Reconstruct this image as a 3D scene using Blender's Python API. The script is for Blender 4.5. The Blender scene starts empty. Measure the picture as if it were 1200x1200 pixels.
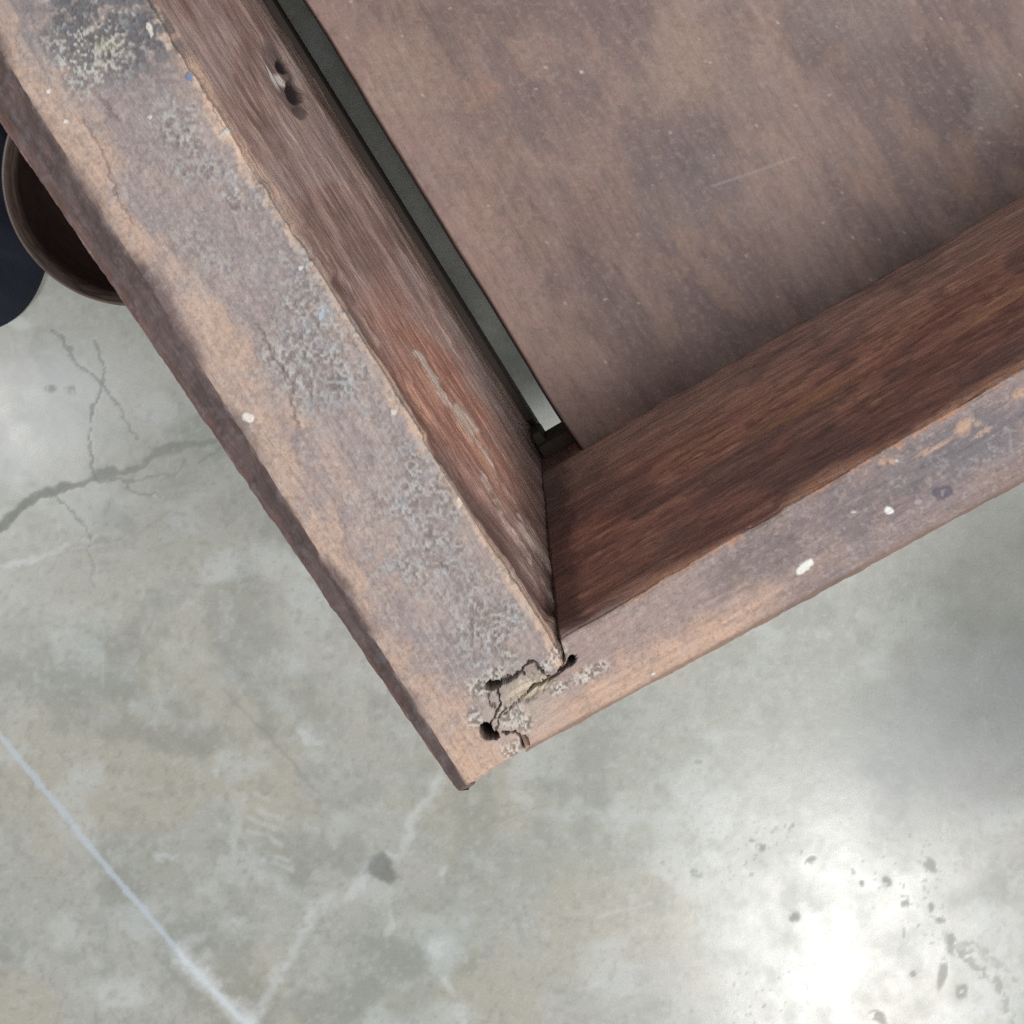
import bpy, math
import numpy as np

# ------------------------------------------------------------------ camera, light, exposure
scene = bpy.context.scene
COL = scene.collection
F = 1540.0 / 1200.0            # focal length in picture widths
CAM_Z = 0.47                   # camera height above the concrete floor (m)
PU, PV = 612.0, 140.0          # where the plumb line under the camera falls in the picture (of 1200)

cam = bpy.data.cameras.new('camera')
cam.sensor_width = 36.0
cam.lens = 36.0 * F
cam.shift_x = (600 - PU) / 1200
cam.shift_y = (PV - 600) / 1200
cam.clip_start = 0.01
cam.clip_end = 100
cam_ob = bpy.data.objects.new('camera', cam)
cam_ob.location = (0, 0, CAM_Z)
COL.objects.link(cam_ob)
scene.camera = cam_ob

world = bpy.data.worlds.new('World')
scene.world = world
world.use_nodes = True
bg = world.node_tree.nodes['Background']
bg.inputs[0].default_value = (0.93, 0.97, 1.0, 1)
bg.inputs[1].default_value = 0.40


def ceiling_or_fill_lamp(loc, sx, sy, power, colour=(1, 0.985, 0.96)):
    l = bpy.data.lights.new('ceiling_or_fill_lamp', 'AREA')
    l.shape = 'RECTANGLE'
    l.size, l.size_y = sx, sy
    l.energy = power
    l.color = colour
    o = bpy.data.objects.new('ceiling_or_fill_lamp', l)
    o.location = loc
    COL.objects.link(o)
    return o


ceiling_or_fill_lamp((0.74, -1.97, 2.6), 0.36, 0.58, 25)     # the lamp mirrored in the polished floor
ceiling_or_fill_lamp((0.66, -0.40, 2.6), 0.6, 0.6, 30)  # overhead fill, added to lift the light in the recess
ceiling_or_fill_lamp((2.7, 0.2, 2.6), 0.6, 0.6, 64)  # side fill, added to brighten the wide rail's inner face
ceiling_or_fill_lamp((-1.34, -0.76, 2.6), 0.35, 0.35, 7)      # a weaker one, mirrored at the left edge

scene.view_settings.view_transform = 'Standard'
scene.view_settings.look = 'None'
scene.view_settings.exposure = 0.12
scene.view_settings.gamma = 1.0
scene.view_settings.use_curve_mapping = False
scene.render.engine = 'CYCLES'
scene.cycles.use_denoising = False
scene.cycles.max_bounces = 8

# ------------------------------------------------------------------ numpy helpers
def lin(*c):
    c = np.array(c, float) / 255.0
    return np.where(c <= 0.04045, c / 12.92, ((c + 0.055) / 1.055) ** 2.4)


def sst(a, b, x):
    t = np.clip((x - a) / (b - a), 0, 1)
    return t * t * (3 - 2 * t)


def _hash(ix, iy, seed):
    with np.errstate(over='ignore'):
        h = (ix.astype(np.int64) * 374761393 + iy.astype(np.int64) * 668265263 + seed * 1442695041) & 0xFFFFFFFF
        h = ((h ^ (h >> 13)) * 1274126177) & 0xFFFFFFFF
        h = ((h ^ (h >> 16)) * 2246822519) & 0xFFFFFFFF
        h = h ^ (h >> 15)
    return (h & 0xFFFFFF) / float(0xFFFFFF)


def vnoise(x, y, seed=0):
    xi, yi = np.floor(x), np.floor(y)
    fx, fy = x - xi, y - yi
    fx = fx * fx * fx * (fx * (fx * 6 - 15) + 10)
    fy = fy * fy * fy * (fy * (fy * 6 - 15) + 10)
    a = _hash(xi, yi, seed); b = _hash(xi + 1, yi, seed)
    c = _hash(xi, yi + 1, seed); d = _hash(xi + 1, yi + 1, seed)
    return (a * (1 - fx) + b * fx) * (1 - fy) + (c * (1 - fx) + d * fx) * fy


def fbm(x, y, octaves=4, seed=0, gain=0.5):
    s = np.zeros(np.shape(x)); amp, tot = 1.0, 0.0
    ca, sa = math.cos(0.6), math.sin(0.6)
    for k in range(octaves):
        s += amp * vnoise(x, y, seed + k * 17)
        tot += amp; amp *= gain
        x, y = (ca * x - sa * y) * 2.03 + 13.7, (sa * x + ca * y) * 2.03 + 7.1
    s = s / tot
    return np.clip((s - 0.5) * 1.5 + 0.5, 0, 1)


def fbm_al(x, y, octaves=4, seed=0, gain=0.55):
    """same, without turning the octaves: keeps a grain direction"""
    s = np.zeros(np.shape(x)); amp, tot = 1.0, 0.0
    for k in range(octaves):
        s += amp * vnoise(x, y, seed + k * 17)
        tot += amp; amp *= gain
        x, y = x * 2.03 + 13.7, y * 2.03 + 7.1
    s = s / tot
    return np.clip((s - 0.5) * 1.5 + 0.5, 0, 1)


def mix(a, b, m):
    return a + (b - a) * m[..., None]


def blob(U, V, cu, cv, ru, rv, ang=0.0, sharp=1.0):
    """1 inside an ellipse, falling to 0 at about 1.5 radii"""
    a = math.radians(ang)
    du, dv = U - cu, V - cv
    p = (du * math.cos(a) + dv * math.sin(a)) / ru
    q = (-du * math.sin(a) + dv * math.cos(a)) / rv
    return 1 - sst(1 - 0.5 * sharp, 1 + 0.5 * sharp, np.sqrt(p * p + q * q))


def seg_dist(U, V, pts):
    """distance to a polyline"""
    best = np.full(np.shape(U), 1e9)
    for (x0, y0), (x1, y1) in zip(pts[:-1], pts[1:]):
        dx, dy = x1 - x0, y1 - y0
        t = np.clip(((U - x0) * dx + (V - y0) * dy) / (dx * dx + dy * dy), 0, 1)
        best = np.minimum(best, np.hypot(U - x0 - t * dx, V - y0 - t * dy))
    return best


def world_pt(u, v, z):
    """the point at height z that a position of the photograph stands for"""
    d = (CAM_Z - z) / 1540.0
    return np.array([(u - PU) * d, (PV - v) * d, z])


def to_uv(P):
    """survey coordinates: where a surface point was measured in the photograph"""
    d = 1540.0 / (CAM_Z - P[..., 2])
    return P[..., 0] * d + PU, PV - P[..., 1] * d


# ------------------------------------------------------------------ materials
def material(name, fine_scale, fine_amt, bump_scale, bump_dist, stretch=(1, 1, 1), spec=0.5, rough_amt=0.15, grain=False):
    m = bpy.data.materials.new(name)
    m.use_nodes = True
    nt = m.node_tree
    bs = nt.nodes['Principled BSDF']
    col = nt.nodes.new('ShaderNodeAttribute'); col.attribute_name = 'Col'
    rgh = nt.nodes.new('ShaderNodeAttribute'); rgh.attribute_name = 'rough'
    tc = nt.nodes.new('ShaderNodeTexCoord')
    mp = nt.nodes.new('ShaderNodeMapping'); mp.inputs['Scale'].default_value = stretch
    nt.links.new(tc.outputs['Object'], mp.inputs['Vector'])
    n1 = nt.nodes.new('ShaderNodeTexNoise')
    n1.inputs['Scale'].default_value = fine_scale
    n1.inputs['Detail'].default_value = 6
    n1.inputs['Roughness'].default_value = 0.7
    nt.links.new(mp.outputs['Vector'], n1.inputs['Vector'])
    rng = nt.nodes.new('ShaderNodeMapRange')
    rng.inputs['From Min'].default_value = 0.25
    rng.inputs['From Max'].default_value = 0.75
    rng.inputs['To Min'].default_value = 1 - fine_amt
    rng.inputs['To Max'].default_value = 1 + fine_amt
    nt.links.new(n1.outputs['Fac'], rng.inputs['Value'])
    mul = nt.nodes.new('ShaderNodeVectorMath'); mul.operation = 'SCALE'
    nt.links.new(col.outputs['Color'], mul.inputs[0])
    nt.links.new(rng.outputs['Result'], mul.inputs['Scale'])
    nt.links.new(mul.outputs['Vector'], bs.inputs['Base Color'])
    ra = nt.nodes.new('ShaderNodeMath'); ra.operation = 'MULTIPLY_ADD'
    ra.inputs[1].default_value = rough_amt
    nt.links.new(n1.outputs['Fac'], ra.inputs[0])
    nt.links.new(rgh.outputs['Fac'], ra.inputs[2])
    nt.links.new(ra.outputs['Value'], bs.inputs['Roughness'])
    if grain:
        st = nt.nodes.new('ShaderNodeAttribute'); st.attribute_name = 'st'       # millimetres along and across the board
        ga = nt.nodes.new('ShaderNodeAttribute'); ga.attribute_name = 'grain'
        gm = nt.nodes.new('ShaderNodeMapping'); gm.inputs['Scale'].default_value = (0.10, 0.75, 1)
        nt.links.new(st.outputs['Vector'], gm.inputs['Vector'])
        g = nt.nodes.new('ShaderNodeTexNoise'); g.inputs['Scale'].default_value = 1.0
        g.inputs['Detail'].default_value = 7; g.inputs['Roughness'].default_value = 0.72; g.inputs['Distortion'].default_value = 0.35
        nt.links.new(gm.outputs['Vector'], g.inputs['Vector'])
        gr = nt.nodes.new('ShaderNodeMapRange')
        gr.inputs['From Min'].default_value = 0.3; gr.inputs['From Max'].default_value = 0.7
        gr.inputs['To Min'].default_value = -1.0; gr.inputs['To Max'].default_value = 1.0
        nt.links.new(g.outputs['Fac'], gr.inputs['Value'])
        gk = nt.nodes.new('ShaderNodeMath'); gk.operation = 'MULTIPLY'
        nt.links.new(gr.outputs['Result'], gk.inputs[0]); nt.links.new(ga.outputs['Fac'], gk.inputs[1])
        gs = nt.nodes.new('ShaderNodeMath'); gs.operation = 'MULTIPLY_ADD'
        gs.inputs[1].default_value = 0.42; gs.inputs[2].default_value = 1.0
        nt.links.new(gk.outputs['Value'], gs.inputs[0])
        mu2 = nt.nodes.new('ShaderNodeVectorMath'); mu2.operation = 'SCALE'
        nt.links.new(mul.outputs['Vector'], mu2.inputs[0]); nt.links.new(gs.outputs['Value'], mu2.inputs['Scale'])
        nt.links.new(mu2.outputs['Vector'], bs.inputs['Base Color'])
        b0 = nt.nodes.new('ShaderNodeBump'); b0.inputs['Strength'].default_value = 0.8; b0.inputs['Distance'].default_value = 0.0004
        nt.links.new(gk.outputs['Value'], b0.inputs['Height'])
    n2 = nt.nodes.new('ShaderNodeTexNoise')
    n2.inputs['Scale'].default_value = bump_scale
    n2.inputs['Detail'].default_value = 5
    n2.inputs['Roughness'].default_value = 0.65
    nt.links.new(mp.outputs['Vector'], n2.inputs['Vector'])
    bp = nt.nodes.new('ShaderNodeBump')
    bp.inputs['Strength'].default_value = 1.0
    bp.inputs['Distance'].default_value = bump_dist
    nt.links.new(n2.outputs['Fac'], bp.inputs['Height'])
    if grain:
        nt.links.new(b0.outputs['Normal'], bp.inputs['Normal'])
    nt.links.new(bp.outputs['Normal'], bs.inputs['Normal'])
    bs.inputs['Specular IOR Level'].default_value = spec
    return m


M_wood = material('weathered_wood', 1900, 0.16, 1400, 0.00014, spec=0.40, grain=True)
M_panel = material('panel_wood', 1500, 0.13, 1500, 0.0001, spec=0.45, grain=True)
M_floor = material('polished_concrete', 1300, 0.12, 500, 0.000008, spec=0.75, rough_amt=0.10)
M_bowl = material('turned_wood', 300, 0.25, 500, 0.0001, stretch=(1, 1, 6), spec=0.5)
M_cloth = material('navy_cloth', 900, 0.25, 1500, 0.0004, spec=0.2)


# ------------------------------------------------------------------ mesh building
def mesh_object(name, verts, faces, mat, col=None, rough=None, parent=None, sharp=35, st=None, grain=None):
    me = bpy.data.meshes.new(name)
    verts = np.asarray(verts, np.float32)
    if isinstance(faces, np.ndarray):
        me.vertices.add(len(verts)); me.vertices.foreach_set('co', verts.ravel())
        k = faces.shape[1]
        me.loops.add(faces.size); me.loops.foreach_set('vertex_index', faces.astype(np.int32).ravel())
        me.polygons.add(len(faces))
        me.polygons.foreach_set('loop_start', np.arange(0, faces.size, k, dtype=np.int32))
        me.update(calc_edges=True)
    else:
        me.from_pydata(verts.tolist(), [], faces)
    me.validate()
    n = len(me.vertices)
    col = np.broadcast_to(np.asarray(col if col is not None else lin(110, 85, 78), np.float32), (n, 3))
    a = me.attributes.new('Col', 'FLOAT_COLOR', 'POINT')
    a.data.foreach_set('color', np.concatenate([np.clip(col, 0.002, 0.9), np.ones((n, 1))], 1).astype(np.float32).ravel())
    r = me.attributes.new('rough', 'FLOAT', 'POINT')
    r.data.foreach_set('value', np.broadcast_to(np.asarray(0.55 if rough is None else rough, np.float32), (n,)).copy())
    if st is not None:
        m_ = len(st)
        full = np.zeros((n, 3), np.float32); full[:m_, :2] = st
        a = me.attributes.new('st', 'FLOAT_VECTOR', 'POINT'); a.data.foreach_set('vector', full.ravel())
        full = np.zeros(n, np.float32); full[:m_] = grain
        a = me.attributes.new('grain', 'FLOAT', 'POINT'); a.data.foreach_set('value', full)
    me.materials.append(mat)
    me.polygons.foreach_set('use_smooth', np.ones(len(me.polygons), bool))
    if sharp:
        me.set_sharp_from_angle(angle=math.radians(sharp))
    o = bpy.data.objects.new(name, me)
    COL.objects.link(o)
    if parent:
        o.parent = parent
        o.matrix_parent_inverse.identity()
        o.location = -parent.location
    return o


def grid_faces(nr, nc, wrap=False):
    i = np.arange(nr - 1)[:, None]
    j = np.arange(nc if wrap else nc - 1)[None, :]
    j2 = (j + 1) % nc
    return np.stack([i * nc + j + 0 * i, i * nc + j2, (i + 1) * nc + j2, (i + 1) * nc + j], -1).reshape(-1, 4)


def grid_normals(P, wrap):
    dr = np.gradient(P, axis=0)
    if wrap:
        dc = np.roll(P, -1, 1) - np.roll(P, 1, 1)
    else:
        dc = np.gradient(P, axis=1)
    n = np.cross(dc, dr)
    return n / np.maximum(np.linalg.norm(n, axis=-1, keepdims=True), 1e-12)


def box_verts(p0, ax, ay, az):
    """a box from a corner and three edge vectors"""
    p0, ax, ay, az = map(np.asarray, (p0, ax, ay, az))
    v = [p0 + i * ax + j * ay + k * az for k in (0, 1) for j in (0, 1) for i in (0, 1)]
    f = [(0, 2, 3, 1), (4, 5, 7, 6), (0, 1, 5, 4), (2, 6, 7, 3), (0, 4, 6, 2), (1, 3, 7, 5)]
    return v, f


def bevelled_box(name, p0, ax, ay, az, mat, col, parent, r=0.0015):
    import bmesh
    v, f = box_verts(p0, ax, ay, az)
    bm = bmesh.new()
    bv = [bm.verts.new(p) for p in v]
    for q in f:
        bm.faces.new([bv[i] for i in q])
    bmesh.ops.recalc_face_normals(bm, faces=bm.faces)
    bmesh.ops.bevel(bm, geom=list(bm.edges), offset=r, segments=2, profile=0.5, affect='EDGES')
    bm.verts.index_update()
    vs = [tuple(q.co) for q in bm.verts]
    fs = [[q.index for q in p.verts] for p in bm.faces]
    bm.free()
    return mesh_object(name, vs, fs, mat, col, 0.6, parent)


# ------------------------------------------------------------------ the floor
Z_TOP = 0.20        # top of the wooden frame
Z_PAN = 0.11        # top of the recessed panel
Z_BOT = 0.085       # underside of the rails


def axis_line(lo, hi, step, far):
    core = np.arange(lo, hi, step)
    out = [core[-1] + step]
    while out[-1] < far:
        out.append(out[-1] + max(step, (out[-1] - core[-1]) * 0.35))
    back = [core[0] - step]
    while back[-1] > -far:
        back.append(back[-1] - max(step, (core[0] - back[-1]) * 0.35))
    return np.concatenate([back[::-1], core, out])


def build_floor():
    px = CAM_Z / 1540
    xs = axis_line(-640 * px, 610 * px, 2.4 * px, 4.0)
    ys = axis_line(-1090 * px, 170 * px, 2.4 * px, 4.0)
    X, Y = np.meshgrid(xs, ys)
    P = np.stack([X, Y, np.zeros_like(X)], -1)
    U, V = to_uv(P)
    n1 = fbm(U / 240, V / 240, 5, 3)
    n2 = fbm(U / 70, V / 70, 5, 9)
    n3 = fbm(U / 22, V / 22, 4, 21)
    n4 = fbm(U / 7, V / 7, 3, 33)
    w1 = (fbm(U / 30, V / 30, 3, 41) - .5) * 16
    w2 = (fbm(U / 30, V / 30, 3, 43) - .5) * 16
    w1 = w1 + (fbm(U / 7, V / 7, 3, 45) - .5) * 7
    w2 = w2 + (fbm(U / 7, V / 7, 3, 47) - .5) * 7
    Uw, Vw = U + w1, V + w2
    grey, green, beige, dark, pale = lin(170, 170, 163), lin(157, 160, 150), lin(172, 167, 154), lin(122, 126, 120), lin(194, 199, 198)
    c = np.broadcast_to(grey, X.shape + (3,)).copy()
    c = mix(c, green, sst(.35, .65, n1) * .8)
    c = mix(c, beige, sst(.45, .7, fbm(U / 150, V / 150, 4, 55)) * .75 * sst(400, 1000, V))
    c = mix(c, dark, sst(.55, .85, n2) * .38)
    c = mix(c, pale, sst(.6, .9, fbm(U / 90, V / 60, 5, 77)) * .4)
    c = mix(c, dark, sst(.62, .85, n3) * .2)
    c = mix(c, lin(132, 133, 126), sst(.7, .9, n4) * .3)
    c = mix(c, pale, sst(.3, .1, n4) * .2)
    c = mix(c, pale, sst(.66, .85, fbm(U / 22, V / 24, 5, 91)) * .16)
    # the darker area on the right and the paler patch on the left
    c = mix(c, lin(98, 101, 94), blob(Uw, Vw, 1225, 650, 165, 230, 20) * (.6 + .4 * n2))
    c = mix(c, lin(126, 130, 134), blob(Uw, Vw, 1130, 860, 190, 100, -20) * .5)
    c = mix(c, lin(196, 199, 200), blob(Uw, Vw, 50, 490, 110, 75, -20) * .75 * (.4 + .6 * n2))
    h = (n4 - .5) * 0.000006
    # cracks
    kr = np.zeros(X.shape)
    def crack(pts, w, m, depth, tone):
        nonlocal c, h, kr
        d = seg_dist(Uw * .6 + U * .4, Vw * .6 + V * .4, pts)
        k = 1 - sst(w * .45, w * 1.25, d)
        c = mix(c, tone, k * m)
        h = h - k * depth * .03
        kr = np.maximum(kr, k)
        return k
    d1 = lin(112, 115, 110)
    crack([(-60, 660), (0, 620), (30, 590), (60, 577), (110, 560), (160, 545), (200, 522), (250, 512)], 5.0 * (.5 + .9 * n3), .5, .0005, d1)
    crack([(115, 562), (106, 520), (108, 490), (117, 455), (120, 425), (107, 398)], 2.0, .42, .0004, d1)
    crack([(60, 385), (100, 432), (135, 470), (158, 515)], 2.0, .4, .0003, d1)
    crack([(130, 560), (160, 562), (205, 555), (215, 535)], 2.2, .35, .0003, d1)
    crack([(235, 540), (255, 525), (262, 505)], 3, .5, .0004, lin(120, 122, 118))
    crack([(145, 562), (165, 580), (190, 585)], 2, .45, .0003, d1)
    crack([(262, 808), (300, 848), (330, 885), (372, 928)], 4.0 * (.4 + n3), .45, .0002, lin(118, 116, 110))
    crack([(60, 575), (100, 620), (112, 690)], 2, .25, .0002, d1)
    # the thin straight pale line
    dl = seg_dist(U, V, [(-40, 818), (0, 862), (60, 935), (120, 1010), (170, 1068), (215, 1122), (250, 1160), (300, 1212), (340, 1250)])
    c = mix(c, lin(186, 196, 206), (1 - sst(2.2, 5.0, dl + (n4 - .5) * 3)) * .75)
    # white scuffs
    wh = lin(206, 212, 212)
    d = seg_dist(Uw, Vw, [(512, 908), (488, 950), (470, 985), (442, 1010), (420, 1048), (372, 1066), (350, 1105), (322, 1140), (300, 1185), (270, 1215)])
    c = mix(c, wh, (1 - sst(0, 13, d)) * .42 * sst(.25, .6, n3 + .15))
    d = seg_dist(Uw, Vw, [(280, 940), (278, 985), (310, 1030), (365, 1065)])
    c = mix(c, wh, (1 - sst(0, 14, d)) * .28 * sst(.2, .6, n3 + .1))
    d = seg_dist(Uw, Vw, [(215, 1125), (255, 1165), (290, 1200)])
    c = mix(c, lin(224, 229, 231), (1 - sst(0, 20, d)) * .5)
    for (x, y, L) in [(285, 925, 40), (287, 940, 46), (290, 955, 46), (292, 972, 40), (297, 992, 40), (305, 1006, 36)]:
        d = seg_dist(U + w1 * .3, V + w2 * .3, [(x, y), (x + L, y + L * .42)])
        c = mix(c, wh, (1 - sst(.2, 5, d)) * .3 * sst(.25, .6, n3 + .1))
        h = h + (1 - sst(1, 4.5, d)) * .00002
    c = mix(c, lin(108, 110, 106), blob(Uw, Vw, 448, 1016, 14, 19, -20, .6) * .8)
    for (x, y, a, b, g) in [(452, 1085, 6, 16, 0), (512, 1115, 6, 12, -15), (525, 1155, 6, 10, -15), (535, 1190, 6, 14, -20),
                            (140, 1160, 30, 20, 20), (255, 908, 5, 5, 0), (256, 968, 10, 4, -20), (195, 998, 12, 4, 10), (30, 660, 40, 3, -14),
                            (85, 640, 34, 3, -16), (25, 380, 14, 9, 30), (520, 1018, 10, 3, -25), (520, 1120, 22, 26, 0), (365, 862, 18, 5, 25)]:
        c = mix(c, wh, blob(Uw, Vw, x, y, a, b, g) * .42 * sst(.2, .6, n3 + .15))
    # pits and chips, many of them across the lamp's reflection
    rg = np.full(X.shape, .15) + .06 * n2 + .05 * n3 + kr * .3
    pits = [(1090, 1012, 10, 6, 45), (1040, 1033, 5, 7, 0), (1060, 1060, 5, 4, 0), (1103, 1080, 6, 4, 0), (1116, 1102, 9, 6, 60),
            (1105, 1140, 5, 16, 10), (1127, 1162, 6, 8, 0), (930, 1074, 7, 6, 0), (951, 1008, 6, 3, -30), (926, 968, 6, 4, -60),
            (893, 992, 5, 4, 60), (884, 983, 4, 3, 0), (1030, 1192, 12, 5, 30), (1092, 1062, 4, 6, 0), (775, 1009, 4, 3, 0),
            (758, 878, 4, 3, 0), (820, 893, 5, 3, 0), (1010, 1033, 4, 3, 0), (998, 1022, 3, 3, 0), (1069, 1142, 3, 3, 0), (815, 1025, 8, 5, 20),
            (612, 1035, 7, 3, -40), (625, 1050, 7, 4, -40), (615, 1062, 5, 2, -40), (640, 1030, 10, 4, -30), (1153, 846, 3, 4, 0), (60, 455, 6, 4, 0), (85, 458, 8, 5, 0)]
    pt = np.zeros(X.shape)
    for (x, y, a, b, g) in pits:
        pt = np.maximum(pt, blob(U + w1 * .35, V + w2 * .35, x, y, a, b, g, .8))
    d = seg_dist(Uw, Vw, [(1118, 1108), (1140, 1135), (1165, 1155), (1180, 1180), (1190, 1210)])
    pt = np.maximum(pt, (1 - sst(2, 6, d)) * .85)
    d = seg_dist(Uw, Vw, [(1125, 1105), (1160, 1130), (1185, 1148)])
    pt = np.maximum(pt, (1 - sst(2, 6, d)) * .6)
    sp = sst(.88, .95, fbm(U / 5, V / 5, 2, 131)) * .7 * sst(.5, .7, fbm(U / 90, V / 90, 3, 137))
    pt = np.maximum(pt, sp * .7)
    pt = pt * sst(.2, .55, n4 + .1)
    c = mix(c, lin(112, 112, 106), pt * .4)
    rg = rg + pt * .14
    h = h - pt * .00001
    # fine scratches
    rs = np.random.RandomState(5)
    for k in range(26):
        x, y = rs.uniform(0, 1200), rs.uniform(450, 1200)
        a, L = rs.uniform(0, math.pi), rs.uniform(15, 70)
        d = seg_dist(U + w1 * .2, V + w2 * .2, [(x, y), (x + L * math.cos(a), y + L * math.sin(a))])
        k2 = (1 - sst(.6, 2.6, d)) * rs.uniform(.06, .2)
        c = mix(c, wh if rs.rand() < .6 else lin(118, 118, 112), k2)
    P[..., 2] += h
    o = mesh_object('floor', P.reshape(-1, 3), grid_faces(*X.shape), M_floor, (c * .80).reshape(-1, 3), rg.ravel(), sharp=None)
    o['kind'] = 'structure'
    o['label'] = 'grey polished concrete floor with cracks, scuffs and a lamp reflection'
    return o


build_floor()

# ------------------------------------------------------------------ the wooden frame
PXT = 1540 / (CAM_Z - Z_TOP)              # survey units per metre on the frame's top
frame = bpy.data.objects.new('wooden_box', None)
frame.empty_display_size = 0.05
frame.location = (0.2, 0.1, 0.0)
COL.objects.link(frame)
frame['label'] = 'worn brown wooden box with a broken corner joint and a recessed base panel'
frame['category'] = 'wooden box'


def corner_detail(U, V, c, h, left):
    """breaks, cracks and dirt round the corner joint; shared by the two rails"""
    w1 = (fbm(U / 7, V / 7, 4, 201, .65) - .5) * 8
    w2 = (fbm(U / 7, V / 7, 4, 203, .65) - .5) * 8
    Uw, Vw = U + w1, V + w2
    n = fbm(U / 6, V / 6, 3, 205)
    near = blob(Uw, Vw, 606, 818, 44, 42, -35, .9)
    c = mix(c, lin(194, 168, 154), blob(Uw, Vw, 622, 850, 46, 40, 0, 1) * .85)
    c = mix(c, lin(172, 162, 152), near * .75 * sst(.3, .6, n + .15))
    # bare broken wood of the joint
    ten = blob(Uw, Vw, 622, 806, 30, 11, -27, .5)
    st = fbm_al((U * .89 - V * .45) / 30, (U * .45 + V * .89) / 3, 3, 207)
    c = mix(c, mix(np.broadcast_to(lin(222, 210, 190), c.shape), lin(170, 152, 130), st), ten * .9)
    h = h - ten * .0006 * (1 + .8 * st)
    ten2 = blob(Uw, Vw, 627, 788, 11, 9, -20, .5)
    c = mix(c, lin(158, 142, 132), ten2 * .7); h = h - ten2 * .0005
    # white crumbling filler
    for (x, y, a, b) in [(603, 881, 15, 13), (560, 806, 12, 13), (556, 842, 10, 12), (652, 765, 12, 12), (690, 790, 24, 9), (655, 806, 14, 6), (600, 838, 16, 14), (580, 790, 12, 8), (640, 782, 9, 8), (612, 845, 9, 14)]:
        k = blob(Uw, Vw, x, y, a, b, -25, .9)
        r = fbm(U / 3.4, V / 3.4, 3, int(x))
        c = mix(c, lin(214, 208, 200), k * sst(.42, .6, r) * .8)
        c = mix(c, lin(120, 108, 102), k * sst(.52, .3, r) * .6)
        h = h + k * (r - .55) * .0006
    dirt = lin(34, 28, 25)
    def groove(pts, w, depth, m=1.0, wob=.5):
        nonlocal c, h
        d = seg_dist(U + w1 * wob, V + w2 * wob, pts)
        k = 1 - sst(w * .4, w * 1.3, d)
        c = mix(c, dirt, k * .92 * m); h = h - k * depth
    groove([(573, 804), (584, 800)], 4.2, .010, 1, .8)
    groove([(584, 800), (600, 795), (612, 786), (622, 776)], 2.6, .0016, .45, .9)
    groove([(624, 775), (640, 792), (646, 796)], 1.2, .0010, .6, .7)
    groove([(583, 806), (586, 825), (580, 840), (569, 852)], 1.2, .0012, .6, .8)
    groove([(572, 815), (580, 830)], 1.0, .0006, .35, .8)
    groove([(582, 862), (584, 842), (592, 830)], 1.0, .0008, .4, .8)
    groove([(588, 858), (604, 857), (613, 865)], 1.4, .0020, .8, .8)
    groove([(670, 777), (656, 788), (641, 799), (625, 807), (619, 812)], 1.6, .0022, .75, .7)
    groove([(619, 812), (604, 826), (592, 836)], 1.0, .0006, .3, .8)
    for (x, y, a, b, g, dp) in [(570, 857, 6.5, 9, -25, .018), (581, 863, 4, 3.5, 0, .008), (616, 871, 4.2, 8, -15, .018), (670, 774, 4, 5, 0, .004)]:
        k = blob(U + w1 * .4, V + w2 * .4, x, y, a, b, g, .5)
        c = mix(c, lin(12, 10, 9), blob(U + w1 * .4, V + w2 * .4, x, y, a * 1.2, b * 1.2, g, .4)); h = h - k * dp  # near-black adds the shade inside the holes to the dirt colour
    return c, h


def white_specks(U, V, c, h, spots):
    for (x, y, a, b, g, colour) in spots:
        k = blob(U + (vnoise(U / 4, V / 4, 71) - .5) * 3, V, x, y, a, b, g, .3)
        c = mix(c, colour, k); h = h + k * .00025
    return c, h


def sweep(curves, seg_n, rows, smooth_px, t_mid=None, mids=None):
    """curves: list of (start, far) points in space, in profile order, closed.
    Returns positions (rows, cols, 3), segment id and fraction of each column."""
    K = len(curves)
    S = np.array([q[0] for q in curves]); E = np.array([q[1] for q in curves])
    W, seg, fr = [], [], []
    for k in range(K):
        n = seg_n[k]
        f = np.arange(n) / n
        w = np.zeros((n, K)); w[:, k] = 1 - f; w[:, (k + 1) % K] += f
        W.append(w); seg += [k] * n; fr += list(f)
    W = np.concatenate(W); seg = np.array(seg); fr = np.array(fr)
    # arc length spacing, for rounding the edges by a real radius
    P0 = W @ E
    L = np.linalg.norm(np.roll(P0, -1, 0) - P0, axis=1)
    pos = np.concatenate([[0], np.cumsum(L)[:-1]]); tot = L.sum()
    d = np.abs(pos[:, None] - pos[None, :]); d = np.minimum(d, tot - d)
    G = np.exp(-(d / smooth_px) ** 2) * (L + np.roll(L, 1))[None, :]
    G /= G.sum(1, keepdims=True)
    W2 = G @ W
    t = rows[:, None, None]
    P = (W2 @ S)[None] * (1 - t) + (W2 @ E)[None] * t
    if mids:
        for k, m in mids.items():                 # this edge bends at t_mid
            d = m - (S[k] * (1 - t_mid) + E[k] * t_mid)
            bend = np.where(rows < t_mid, rows / t_mid, (1 - rows) / (1 - t_mid))
            P = P + bend[:, None, None] * W2[None, :, k, None] * d
    return P, seg, fr


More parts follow.
